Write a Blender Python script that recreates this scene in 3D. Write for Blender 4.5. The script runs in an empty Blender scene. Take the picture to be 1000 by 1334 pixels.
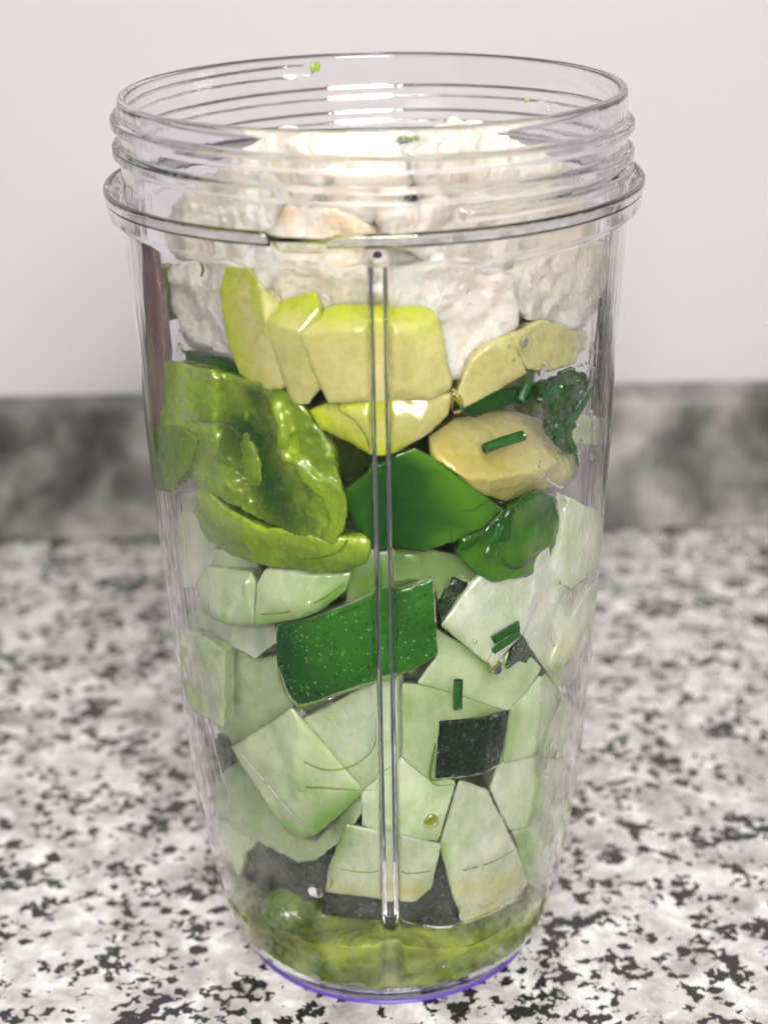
import bpy, bmesh, math, random
import numpy as np
from mathutils import Vector, Matrix
from mathutils.geometry import tessellate_polygon

random.seed(7)
S = bpy.context.scene
COL = S.collection
R = math.radians

# ------------------------------------------------------------------ camera
F_PX, PITCH, ROLL, DIST, CAMH = 2313.0, R(22.0), R(1.2), .352, .2447
CAM = np.array([0, -DIST, CAMH])
fw = np.array([0, math.cos(PITCH), -math.sin(PITCH)])
r0 = np.array([1., 0, 0]); u0 = np.cross(r0, fw)
rt = math.cos(ROLL) * r0 - math.sin(ROLL) * u0
up = math.sin(ROLL) * r0 + math.cos(ROLL) * u0
cd = bpy.data.cameras.new('camera'); cam = bpy.data.objects.new('camera', cd); COL.objects.link(cam)
cam.matrix_world = Matrix(((rt[0], up[0], -fw[0], CAM[0]), (rt[1], up[1], -fw[1], CAM[1]),
                           (rt[2], up[2], -fw[2], CAM[2]), (0, 0, 0, 1)))
cd.sensor_fit = 'VERTICAL'; cd.sensor_height = 24; cd.sensor_width = 18
cd.lens = F_PX / 1334 * 24; cd.shift_x = 4 / 1334
cd.clip_start = .01; cd.clip_end = 50
cd.dof.use_dof = True; cd.dof.focus_distance = .349
cd.dof.aperture_fstop = (cd.lens / 1000) / .0052
S.camera = cam

# ------------------------------------------------------------------ light
w = bpy.data.worlds.new('World'); S.world = w; w.use_nodes = True
wb = w.node_tree.nodes['Background']
wb.inputs[0].default_value = (.90, .93, 1.0, 1); wb.inputs[1].default_value = .13

def area(name, loc, target, sx, sy, power, color):
    ld = bpy.data.lights.new(name, 'AREA'); ld.shape = 'RECTANGLE'; ld.size = sx; ld.size_y = sy
    ld.energy = power; ld.color = color
    o = bpy.data.objects.new(name, ld); COL.objects.link(o); o.location = loc
    o.rotation_euler = (Vector(target) - Vector(loc)).to_track_quat('-Z', 'Y').to_euler()
    return o
area('ceiling_lamp', (-.05, -.30, 1.05), (0, .05, .1), .55, .22, 2.0, (1.0, .95, .88))
area('kitchen_light', (.08, -1.20, .78), (0, 0, .1), .60, .44, 38, (1.0, .975, .95))
S.view_settings.view_transform = 'Standard'; S.view_settings.look = 'None'
S.view_settings.exposure = 0.0; S.view_settings.gamma = 1
cy = S.cycles
cy.use_denoising = True
cy.max_bounces = 14; cy.transmission_bounces = 12; cy.transparent_max_bounces = 12
cy.glossy_bounces = 6; cy.diffuse_bounces = 4
cy.sample_clamp_indirect = 0.0
cy.caustics_refractive = True; cy.caustics_reflective = True

# ------------------------------------------------------------------ materials
def nodes(name):
    m = bpy.data.materials.new(name); m.use_nodes = True
    nt = m.node_tree; b = nt.nodes['Principled BSDF']
    return m, nt, b
def N(nt, t, **kw):
    n = nt.nodes.new(t)
    for k, v in kw.items():
        if k in n.inputs: n.inputs[k].default_value = v
        else: setattr(n, k, v)
    return n
def ramp(nt, src, stops, interp='LINEAR'):
    c = nt.nodes.new('ShaderNodeValToRGB'); c.color_ramp.interpolation = interp
    e = c.color_ramp.elements
    while len(e) < len(stops): e.new(.5)
    for el, (p, col) in zip(e, stops):
        el.position = p; el.color = (*col, 1) if not isinstance(col, (int, float)) else (col, col, col, 1)
    nt.links.new(src, c.inputs[0]); return c.outputs[0]
def mix(nt, fac, a, b, mode='MIX'):
    m = nt.nodes.new('ShaderNodeMix'); m.data_type = 'RGBA'; m.blend_type = mode
    for sock, v in ((m.inputs[0], fac), (m.inputs[6], a), (m.inputs[7], b)):
        if isinstance(v, bpy.types.NodeSocket): nt.links.new(v, sock)
        elif isinstance(v, (int, float)): sock.default_value = v
        else: sock.default_value = (*v, 1)
    return m.outputs[2]
def coord(nt, scale=(1, 1, 1)):
    t = nt.nodes.new('ShaderNodeTexCoord'); mp = nt.nodes.new('ShaderNodeMapping')
    mp.inputs['Scale'].default_value = scale
    nt.links.new(t.outputs['Object'], mp.inputs[0]); return mp.outputs[0]
def noise(nt, co, scale, detail=4, rough=.55, dist=0):
    n = N(nt, 'ShaderNodeTexNoise', Scale=scale, Detail=detail, Roughness=rough, Distortion=dist)
    nt.links.new(co, n.inputs['Vector']); return n.outputs['Fac']
def attr(nt, name):
    a = nt.nodes.new('ShaderNodeAttribute'); a.attribute_name = name; return a.outputs['Fac']
def bump(nt, b, h, strength, dist):
    n = N(nt, 'ShaderNodeBump', Strength=strength, Distance=dist)
    nt.links.new(h, n.inputs['Height']); nt.links.new(n.outputs[0], b.inputs['Normal'])

def flesh(name, c_lo, c_hi, c_a, c_b, rough=.28, sss=.25, rad=(.004, .004, .0015), streak=(1, 1, 1),
          nscale=180, bstr=.35, speck=None):
    m, nt, b = nodes(name); L = nt.links
    co = coord(nt, streak)
    n1 = noise(nt, co, nscale, 5, .6); n2 = noise(nt, co, nscale * 6, 3, .6)
    f = ramp(nt, n1, [(.25, 0.0), (.62, 1.0)])
    col = mix(nt, f, c_lo, c_hi)
    col = mix(nt, attr(nt, 'ta'), col, c_a)
    col = mix(nt, attr(nt, 'tb'), col, c_b)
    if speck:
        v = N(nt, 'ShaderNodeTexVoronoi', Scale=speck[1]); L.new(co, v.inputs['Vector'])
        sp = ramp(nt, v.outputs['Distance'], [(.10, 1.0), (.26, 0.0)])
        spm = mix(nt, 1.0, sp, ramp(nt, noise(nt, co, 260, 3, .6), [(.36, 0.), (.5, 1.)]), 'MULTIPLY')
        col = mix(nt, spm, col, speck[0])
    oi = nt.nodes.new('ShaderNodeObjectInfo')
    col = mix(nt, 1.0, col, ramp(nt, oi.outputs['Random'], [(0, (.68, .72, .60)), (.5, (.95, .95, .92)), (1, (1.0, 1.0, 1.0))]), 'MULTIPLY')
    L.new(col, b.inputs['Base Color'])
    b.inputs['Roughness'].default_value = rough
    rr = ramp(nt, n2, [(.3, rough * .55), (.7, min(1, rough * 1.5))]); L.new(rr, b.inputs['Roughness'])
    b.inputs['Subsurface Weight'].default_value = sss
    b.inputs['Subsurface Radius'].default_value = rad
    b.inputs['Subsurface Scale'].default_value = 1.0
    b.inputs['Coat Weight'].default_value = .6; b.inputs['Coat Roughness'].default_value = .05
    n3 = noise(nt, coord(nt), nscale * 2.2, 2, .5)
    hh = mix(nt, .3, n1, n2); hh = mix(nt, .45, hh, n3)
    bump(nt, b, hh, min(1, bstr * 1.7), .0014)
    return m

M = {}
M['avocado'] = flesh('avocado flesh', (.58, .55, .17), (.70, .66, .27), (.56, .64, .015), (.08, .17, .012), nscale=120)
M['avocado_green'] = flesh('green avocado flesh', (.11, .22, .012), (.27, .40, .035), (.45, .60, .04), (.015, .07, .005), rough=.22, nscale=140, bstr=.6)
M['avocado_cream'] = flesh('ripe avocado flesh', (.80, .70, .27), (.84, .76, .40), (.68, .55, .10), (.42, .40, .10), rough=.22, nscale=110)
M['cucumber'] = flesh('cucumber flesh', (.37, .50, .21), (.70, .80, .50), (.14, .34, .015), (.03, .07, .02), rough=.2, sss=.5,
                      streak=(1, 1, .8), nscale=120, bstr=.3)
M['cucumber_pale'] = flesh('pale cucumber core', (.48, .58, .33), (.82, .87, .68), (.25, .42, .04), (.68, .64, .18), rough=.2, sss=.55,
                           streak=(1, 1, .6), nscale=150, bstr=.45)
M['pepper'] = flesh('green pepper', (.006, .055, .003), (.022, .13, .005), (.13, .33, .012), (.004, .03, .006), rough=.18, sss=.08, nscale=110, bstr=.5)  # bright third colour serves as a painted highlight
M['skin_green'] = flesh('bright green cucumber skin', (.012, .10, .004), (.035, .19, .008), (.006, .035, .012), (.01, .05, .01),
                        rough=.35, sss=.05, nscale=120, bstr=.3, speck=((.20, .42, .14), 820))
M['skin_dark'] = flesh('dark cucumber skin', (.003, .012, .003), (.008, .030, .007), (.03, .11, .015), (.022, .03, .028),
                       rough=.3, sss=.0, nscale=300, bstr=.9, speck=((.14, .22, .11), 620))
M['chive'] = flesh('chive green', (.012, .09, .012), (.03, .19, .02), (.10, .30, .06), (.3, .4, .2), rough=.2, sss=.1,
                   streak=(4, 1, 1), nscale=300, bstr=.2)
M['mash'] = flesh('avocado mash', (.10, .19, .012), (.40, .50, .08), (.56, .62, .05), (.045, .055, .012), rough=.22, nscale=100, bstr=.8)
M['stalk'] = flesh('pink stalk', (.20, .12, .125), (.30, .19, .18), (.45, .40, .26), (.2, .1, .1), streak=(3, 3, .2), nscale=300)

def bread_mat():
    m, nt, b = nodes('torn white bread crumb'); L = nt.links
    co = coord(nt)
    n1 = noise(nt, co, 60, 4); n2 = noise(nt, co, 900, 4, .7); 
    v = N(nt, 'ShaderNodeTexVoronoi', Scale=430.0); L.new(co, v.inputs['Vector'])
    pore = ramp(nt, v.outputs['Distance'], [(.10, 0.0), (.30, 1.0)])
    col = mix(nt, ramp(nt, n1, [(.35, 0.), (.65, 1.)]), (.76, .70, .58), (.84, .80, .70))
    col = mix(nt, attr(nt, 'ta'), col, (.72, .58, .38))  # tan tint, also paints shade into the seams between lumps
    L.new(col, b.inputs['Base Color'])
    b.inputs['Roughness'].default_value = .42
    b.inputs['Subsurface Weight'].default_value = .75
    b.inputs['Subsurface Radius'].default_value = (.005, .004, .003); b.inputs['Subsurface Scale'].default_value = 1
    b.inputs['Coat Weight'].default_value = .25; b.inputs['Coat Roughness'].default_value = .2
    h = mix(nt, .55, pore, n2); bump(nt, b, h, .75, .001)
    return m
M['bread'] = bread_mat()

def glass_mat(name, col=(1, 1, 1), ior=1.5, rough=0.0, bumps=False):
    m, nt, b = nodes(name)
    b.inputs['Base Color'].default_value = (*col, 1); b.inputs['Transmission Weight'].default_value = 1
    b.inputs['IOR'].default_value = ior; b.inputs['Roughness'].default_value = rough
    if bumps:
        n = mix(nt, .12, noise(nt, coord(nt, (1, 1, .25)), 55, 3), noise(nt, coord(nt, (1, 1, .06)), 700, 3, .6))
        bump(nt, b, n, .16, .002)
    return m
M['plastic'] = glass_mat('clear plastic', (.972, .962, .984), 1.42, 0, True)
M['oil'] = glass_mat('olive oil', (.86, .84, .30), 1.46)
M['meniscus'] = glass_mat('meniscus', (.80, .85, .45), .74)
M['oil_clear'] = glass_mat('clear droplet', (.97, .97, .88), 1.40)
mp, ntp, bp = nodes('purple plastic'); bp.inputs['Base Color'].default_value = (.13, .07, .46, 1)
bp.inputs['Roughness'].default_value = .25; bp.inputs['Transmission Weight'].default_value = .3
M['purple'] = mp
mw, ntw, bw = nodes('painted wall')
cw = coord(ntw); nw = noise(ntw, cw, 3, 3); L_ = ntw.links
L_.new(mix(ntw, nw, (.43, .408, .41), (.465, .445, .447)), bw.inputs['Base Color'])
bw.inputs['Roughness'].default_value = .6; bump(ntw, bw, noise(ntw, cw, 400, 2), .1, .001)
M['wall'] = mw

def granite(name, s=1.0, dark=0.0):
    m, nt, b = nodes(name); L = nt.links
    co = coord(nt, (s, s, s))
    big = noise(nt, co, 55, 5, .6, .3); mid = noise(nt, co, 125, 5, .64, .5); fine = noise(nt, co, 420, 3, .6)
    base = ramp(nt, mid, [(.34 + dark * .12, (.42, .40, .385)), (.44 + dark * .12, (.58, .555, .535)),
                          (.52 + dark * .12, (.66, .645, .625)), (.60 + dark * .12, (.82, .81, .79))])
    tone = ramp(nt, big, [(.38, (.66, .64, .64)), (.56, (1, 1, 1))])
    col = mix(nt, 1.0, base, tone, 'MULTIPLY')
    col = mix(nt, .25, col, ramp(nt, fine, [(.3, (.4, .38, .36)), (.7, (1, .98, .95))]), 'MULTIPLY')
    # black mica flecks, clustered
    vo = N(nt, 'ShaderNodeTexVoronoi', Scale=450.0); vo.inputs['Randomness'].default_value = 1
    wn = N(nt, 'ShaderNodeTexNoise', Scale=500.0, Detail=3); L.new(co, wn.inputs['Vector'])
    dv = nt.nodes.new('ShaderNodeVectorMath'); dv.operation = 'MULTIPLY_ADD'
    L.new(wn.outputs['Color'], dv.inputs[0]); dv.inputs[1].default_value = (.0035,) * 3; L.new(co, dv.inputs[2])
    L.new(dv.outputs[0], vo.inputs['Vector'])
    sep = nt.nodes.new('ShaderNodeSeparateColor'); L.new(vo.outputs['Color'], sep.inputs[0])
    clus = noise(nt, co, 75, 4, .68)
    ad = nt.nodes.new('ShaderNodeMath'); ad.operation = 'MULTIPLY_ADD'
    L.new(clus, ad.inputs[0]); ad.inputs[1].default_value = 3.4; L.new(sep.outputs[0], ad.inputs[2])
    thr = 2.44 - dark * .25
    mask = ramp(nt, ad.outputs[0], [(.0, 0.), (1., 1.)])
    mr = nt.nodes.new('ShaderNodeMapRange'); L.new(ad.outputs[0], mr.inputs[0])
    mr.inputs[1].default_value = thr; mr.inputs[2].default_value = thr + .025
    col = mix(nt, mr.outputs[0], col, (.022, .02, .021))
    L.new(col, b.inputs['Base Color'])
    b.inputs['Roughness'].default_value = .22
    bump(nt, b, fine, .04, .0005)
    return m
M['granite'] = granite('speckled granite')
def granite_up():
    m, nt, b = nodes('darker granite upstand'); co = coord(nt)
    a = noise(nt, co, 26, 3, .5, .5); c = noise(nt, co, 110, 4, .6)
    col = ramp(nt, a, [(.38, (.03, .029, .028)), (.46, (.075, .072, .068)), (.54, (.15, .145, .135)), (.64, (.30, .28, .27))])  # dark palette puts the upright face's shade into the granite colour
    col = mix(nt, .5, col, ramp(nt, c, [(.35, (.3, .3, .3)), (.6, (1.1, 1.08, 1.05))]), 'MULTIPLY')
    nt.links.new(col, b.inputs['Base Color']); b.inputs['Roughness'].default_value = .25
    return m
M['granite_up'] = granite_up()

# ------------------------------------------------------------------ helpers
def mesh_obj(name, verts, faces, mat, parent=None, smooth=True):
    me = bpy.data.meshes.new(name); me.from_pydata([tuple(v) for v in verts], [], faces); me.update()
    if smooth: me.polygons.foreach_set('use_smooth', [True] * len(me.polygons))
    me.materials.append(mat)
    o = bpy.data.objects.new(name, me); COL.objects.link(o)
    if parent: o.parent = parent
    return o
def tag(o, label, cat, group=None, kind=None):
    if label: o['label'] = label
    if cat: o['category'] = cat
    if group: o['group'] = group
    if kind: o['kind'] = kind
    return o
def box(name, lo, hi, mat, bevel=0, parent=None):
    bm = bmesh.new(); bmesh.ops.create_cube(bm, size=1)
    for v in bm.verts:
        v.co = Vector([lo[i] + (v.co[i] + .5) * (hi[i] - lo[i]) for i in range(3)])
    if bevel: bmesh.ops.bevel(bm, geom=bm.edges[:], offset=bevel, segments=3, affect='EDGES', profile=.5)
    me = bpy.data.meshes.new(name); bm.to_mesh(me); bm.free(); me.materials.append(mat)
    o = bpy.data.objects.new(name, me); COL.objects.link(o); o.parent = parent
    return o

# ------------------------------------------------------------------ setting
YB = .230
ct = box('countertop', (-1.2, -.08, -.03), (1.2, YB + .02, 0), M['granite'], .002); ct['kind'] = 'structure'
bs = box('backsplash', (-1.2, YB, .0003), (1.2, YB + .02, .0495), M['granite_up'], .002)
tag(bs, 'low speckled granite upstand with shade painted in along the back of the counter below the wall', 'backsplash')
wl = box('wall', (-1.6, YB + .0205, -.3), (1.6, YB + .12, 1.6), M['wall']); wl['kind'] = 'structure'

# ------------------------------------------------------------------ cup
OUT = [(0, .0322), (.0012, .0330), (.0046, .0357), (.0153, .0391), (.0264, .0412), (.0427, .0433), (.0577, .0446),
       (.074, .0457), (.0836, .0462), (.1004, .0472), (.1229, .0483), (.141, .0488), (.155, .0496), (.169, .0502), (.2, .0497)]
oz = np.array([a for a, b in OUT]); orr = np.array([b for a, b in OUT])
WALL = .0021
def r_in(z): return np.interp(z, oz, orr) - WALL
RIBS = [R(-89.6), R(-2), R(88), R(178)]
def angd(a, b): return (a - b + math.pi) % (2 * math.pi) - math.pi

RIBX = .0488 * math.cos(RIBS[0])
M['tip'] = nodes('dark purple rib end')[0]; M['tip'].node_tree.nodes['Principled BSDF'].inputs['Base Color'].default_value = (.03, .02, .06, 1)  # solid dark colour stands in for refraction at the rib top
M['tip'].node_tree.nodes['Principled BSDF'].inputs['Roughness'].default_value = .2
def build_cup():
    th = []
    n = 288
    for i in range(n): th.append(-math.pi + 2 * math.pi * i / n)
    for rb in RIBS:
        for k in range(-26, 27): th.append(angd(rb + k * .0025, 0))
    th = sorted(set(round(t, 5) for t in th))
    # outer path bottom -> rim, then inner down
    prof = []   # (z, r, kind)
    prof.append((.0007, .0001, 'o')); prof.append((.0007, .029, 'o')); prof.append((.0006, .0300, 'o')); prof.append((.0002, .0308, 'o')); prof.append((.0, .0318, 'o'))
    for z in np.concatenate([np.linspace(.0006, .02, 18), np.linspace(.025, .1660, 40)]):
        prof.append((z, float(np.interp(z, oz, orr)), 'o'))
    # flange
    for z, r in [(.1675, .0502), (.1686, .0503), (.1690, .0508), (.1690, .0518), (.1693, .0524), (.1702, .05275), (.1715, .0529), (.1730, .0531),
                 (.1740, .0533), (.1747, .0533), (.1751, .0529), (.1750, .0522), (.1744, .0515), (.1735, .0508), (.1727, .0502), (.1722, .0498), (.1722, .04955), (.1728, .0495), (.1736, .0495)]:
        prof.append((z, r, 'f'))
    for z in np.linspace(.1745, .1906, 84): prof.append((z, .0495, 't'))
    for z, r in [(.1914, .04945), (.1919, .0492), (.1921, .0488), (.1921, .0484), (.1918, .0480), (.1912, .0478), (.190, .0478)]:
        prof.append((z, r, 'o'))
    for z in np.linspace(.187, .1735, 10): prof.append((z, .0478 + (.187 - z) / .018 * .0002, 'o'))
    for z in np.concatenate([np.linspace(.1725, .155, 18), np.linspace(.152, .02, 46), np.linspace(.018, .0075, 8)]):
        prof.append((z, min(.0481, float(np.interp(z, oz, orr)) - WALL), 'i'))
    for z, r in [(.0050, .0336), (.0034, .0326), (.0025, .0312), (.0021, .029), (.0020, .02), (.0020, .0001)]: prof.append((z, r, 'o'))
    def sm(x): x = min(1, max(0, x)); return x * x * (3 - 2 * x)
    verts = []
    for t in th:
        dn = math.degrees(angd(t, R(-104.5)))   # notch centre, degrees
        notch = sm((6.3 - abs(dn)) / 1.6)
        for z, r, k in prof:
            if k == 'f' and z > .1695:
                wgt = sm((r - .0512) / .0012)
                z2 = z - notch * wgt * (z - .1695) * .62
                r2 = r - notch * wgt * .0009
                z, r = z2, r2
            if k == 't':
                a = math.degrees(angd(t, R(-90)))
                add = 0
                for j in (-1, 0, 1, 2):
                    tau = a / 360 + j; zc = .1862 - .0054 * tau
                    win = sm((tau + .46) / .03) * sm((1.62 - tau) / .03)
                    add = max(add, win * math.exp(-(abs(z - zc) / .00125) ** 7))
                win = sm((a - 17) / 3) * sm((150 - a) / 10)
                add = max(add, win * math.exp(-(abs(z - .1768) / .00105) ** 4))
                r += add * .0015
            if k == 'i':
                win = sm((.1722 - z) / .004) * sm((z - .0225) / .003)
                for rb in RIBS:
                    d = angd(t, rb) * r
                    if abs(d) < .0032:
                        r -= .0015 * math.exp(-(abs(d) / .00142) ** 3.4) * win
            verts.append((r * math.cos(t), r * math.sin(t), z))
    P = len(prof); T = len(th); faces = []
    for i in range(T):
        j = (i + 1) % T
        for k in range(P - 1):
            faces.append((i * P + k, j * P + k, j * P + k + 1, i * P + k + 1))
    faces.append([i * P for i in range(T)][::-1]); faces.append([i * P + P - 1 for i in range(T)])
    root = bpy.data.objects.new('blender_cup', None); COL.objects.link(root)
    tag(root, 'tall clear plastic blender cup with threaded rim standing on the granite', 'cup')
    o = mesh_obj('cup_body', verts, faces, M['plastic'], root)
    bm = bmesh.new(); bm.from_mesh(o.data); bmesh.ops.recalc_face_normals(bm, faces=bm.faces); bm.to_mesh(o.data); bm.free()
    o.data.polygons.foreach_set('use_smooth', [True] * len(o.data.polygons))
    # purple ring round the foot
    vs = []; fs = []; A = 160; B = 12
    for i in range(A):
        for j in range(B):
            a = 2 * math.pi * i / A; b = 2 * math.pi * j / B
            rr = .0330 + .00035 * math.cos(b)
            vs.append((rr * math.cos(a), rr * math.sin(a), .0005 + .00045 * math.sin(b)))
            fs.append((i * B + j, ((i + 1) % A) * B + j, ((i + 1) % A) * B + (j + 1) % B, i * B + (j + 1) % B))
    mesh_obj('base_ring', vs, fs, M['purple'], root)
    bm = bmesh.new(); bmesh.ops.create_uvsphere(bm, u_segments=16, v_segments=12, radius=1)  # added dark dome imitating a refraction where the rib starts
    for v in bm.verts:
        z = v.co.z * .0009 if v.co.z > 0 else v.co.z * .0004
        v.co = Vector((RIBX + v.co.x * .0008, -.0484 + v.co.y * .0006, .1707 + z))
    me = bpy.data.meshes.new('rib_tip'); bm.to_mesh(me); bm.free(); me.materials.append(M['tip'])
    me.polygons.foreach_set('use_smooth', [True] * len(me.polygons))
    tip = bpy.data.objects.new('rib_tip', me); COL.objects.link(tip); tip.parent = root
    return root
build_cup()

# ------------------------------------------------------------------ pixel -> point inside the cup
def ray(px, py):
    x = px - 496; y = -(py - 667)
    X = x * math.cos(ROLL) + y * math.sin(ROLL); Y = -x * math.sin(ROLL) + y * math.cos(ROLL)
    d = r0 * X / F_PX + u0 * Y / F_PX + fw
    return d / np.linalg.norm(d)
def hit(px, py, inset):
    """point on the surface lying inset mm inside the cup's inner wall (front side)"""
    d = ray(px, py); s = np.linspace(.26, .47, 421)
    P = CAM + s[:, None] * d
    g = np.hypot(P[:, 0], P[:, 1]) - (r_in(np.clip(P[:, 2], 0, .2)) - inset / 1000)

    k = np.where(g < 0)[0]
    if len(k) == 0: return P[np.argmin(g)]
    k = max(1, k[0]); t = g[k - 1] / (g[k - 1] - g[k])
    return P[k - 1] + t * (P[k] - P[k - 1])
def vdir(p):
    d = p - CAM; return d / np.linalg.norm(d)
def inward(p):
    v = np.array([-p[0], -p[1], 0]); v /= max(1e-6, np.linalg.norm(v))
    q = vdir(p); q = np.array([q[0], q[1], q[2] * .6]); v = v * .55 + q
    return v / np.linalg.norm(v)

class Soup:
    def __init__(s): s.v = []; s.f = []
    def add(s, v, f):
        n = len(s.v); s.v += [tuple(x) for x in v]; s.f += [tuple(n + i for i in q) for q in f]

def prim_prism(S_, pts, inset, thick, shrink=.88):
    """flat-faced slab: outline seen from the front, planar cut face, given thickness in mm"""
    P = np.array([hit(p[0], p[1], inset + (p[2] if len(p) > 2 else 0)) for p in pts])
    c = P.mean(0); n = np.linalg.svd(P - c)[2][2]
    if n @ (CAM - c) < 0: n = -n
    rad = np.array([c[0], c[1], 0]); rad /= max(1e-9, np.linalg.norm(rad))
    for _ in range(30):
        if n @ vdir(c) < -.62: break
        n = n - .1 * vdir(c); n /= np.linalg.norm(n)
    for it in range(14):
        Q = []
        for p in pts:
            d = ray(p[0], p[1]); t = ((c - CAM) @ n) / (d @ n); Q.append(CAM + t * d)
        Q = np.array(Q)
        over = (np.hypot(Q[:, 0], Q[:, 1]) - (r_in(np.clip(Q[:, 2], 0, .2)) + .0006)).max()
        if over <= 0: break
        c = c - rad * min(.002, max(over * .7, .0002))
    iw = inward(Q.mean(0)); m = Q.mean(0)
    B = m + (Q - m) * shrink + iw * thick / 1000
    k = len(pts); tri = tessellate_polygon([[Vector((p[0], p[1], 0)) for p in pts]])
    f = [tuple(t) for t in tri] + [tuple(i + k for i in t[::-1]) for t in tri]
    f += [(i, (i + 1) % k, k + (i + 1) % k, k + i) for i in range(k)]
    S_.add(list(Q) + list(B), f)
def prim_curve(S_, pts, inset, thick, fn=None, shrink=.94, step=14):
    """slab that follows the cup wall; fn(px,py) adds mm of depth"""
    bm = bmesh.new(); vs = [bm.verts.new((p[0], p[1], 0)) for p in pts]
    bm.faces.new(vs); bmesh.ops.triangulate(bm, faces=bm.faces[:])
    for it in range(5):
        es = [e for e in bm.edges if e.calc_length() > step]
        if not es: break
        bmesh.ops.subdivide_edges(bm, edges=es, cuts=1); bmesh.ops.triangulate(bm, faces=bm.faces[:])
    bm.verts.index_update(); bound = [e for e in bm.edges if e.is_boundary]
    X = [(v.co.x, v.co.y) for v in bm.verts]
    Fr = np.array([hit(x, y, inset + (fn(x, y) if fn else 0)) for x, y in X])
    m = Fr.mean(0); iw = inward(m)
    Bk = m + (Fr - m) * shrink + iw * thick / 1000
    k = len(X)
    f = [tuple(v.index for v in q.verts) for q in bm.faces]
    f = f + [tuple(i + k for i in q[::-1]) for q in f] + [(e.verts[0].index, e.verts[1].index, e.verts[1].index + k, e.verts[0].index + k) for e in bound]
    bm.free(); S_.add(list(Fr) + list(Bk), f)
def prim_hull(S_, pts, thick, shrink=.85):
    """convex chunk through traced corners (px,py,inset mm) and pushed back copies"""
    P = np.array([hit(*p) for p in pts]); m = P.mean(0); iw = inward(m)
    B = m + (P - m) * shrink + iw * thick / 1000
    bm = bmesh.new()
    for v in list(P) + list(B): bm.verts.new(v)
    r = bmesh.ops.convex_hull(bm, input=bm.verts)
    bmesh.ops.delete(bm, geom=[g for g in set(r['geom_interior'] + r['geom_unused']) if isinstance(g, bmesh.types.BMVert)], context='VERTS')
    bm.verts.index_update()
    S_.add([v.co[:] for v in bm.verts], [tuple(v.index for v in q.verts) for q in bm.faces]); bm.free()
def tube_mesh(P, rads, n=10, cap=True):
    P = np.array(P); V = []; Fc = []
    k = len(P); prev = None
    for i in range(k):
        t = P[min(i + 1, k - 1)] - P[max(i - 1, 0)]; t = t / max(1e-9, np.linalg.norm(t))
        a = prev if prev is not None else np.array([0.3, -.9, .2]); a = a - (a @ t) * t; a /= np.linalg.norm(a); prev = a
        b = np.cross(t, a)
        for j in range(n):
            q = 2 * math.pi * j / n; V.append(P[i] + rads[i] * (math.cos(q) * a + math.sin(q) * b))
    for i in range(k - 1):
        for j in range(n): Fc.append((i * n + j, i * n + (j + 1) % n, (i + 1) * n + (j + 1) % n, (i + 1) * n + j))
    if cap: Fc.append(tuple(range(n))[::-1]); Fc.append(tuple((k - 1) * n + j for j in range(n)))
    return V, Fc
def spline(P, per=6):
    P = [np.array(p, float) for p in P]; out = []
    Q = [2 * P[0] - P[1]] + P + [2 * P[-1] - P[-2]]
    for i in range(1, len(Q) - 2):
        for s in range(per):
            t = s / per; a, b, c, d = Q[i - 1:i + 3]
            out.append(.5 * (2 * b + (c - a) * t + (2 * a - 5 * b + 4 * c - d) * t * t + (3 * b - a - 3 * c + d) * t ** 3))
    out.append(P[-1]); return out
def prim_tube(S_, path, rad):
    P = spline([hit(*p) for p in path])
    rr = rad if isinstance(rad, (list, tuple)) else [rad, rad]
    rr = np.interp(np.linspace(0, 1, len(P)), np.linspace(0, 1, len(rr)), rr) / 1000
    v, f = tube_mesh(P, rr); S_.add(v, f)
def prim_ball(S_, x, y, inset, r, sz=1.0):
    c = hit(x, y, inset); c = c + vdir(c) * r / 1000
    bm = bmesh.new(); bmesh.ops.create_icosphere(bm, subdivisions=2, radius=r / 1000)
    for v in bm.verts: v.co.z *= sz
    bm.verts.index_update()
    S_.add([np.array(v.co[:]) + c for v in bm.verts], [tuple(v.index for v in q.verts) for q in bm.faces]); bm.free()
PR = dict(prism=prim_prism, curve=prim_curve, hull=prim_hull, tube=prim_tube, ball=prim_ball)

tex_cl = {}
def cloud(size, kind='CLOUDS'):
    k = (size, kind)
    if k not in tex_cl:
        t = bpy.data.textures.new('relief', kind); t.noise_scale = size
        if kind == 'CLOUDS': t.noise_depth = 2
        tex_cl[k] = t
    return tex_cl[k]

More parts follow.
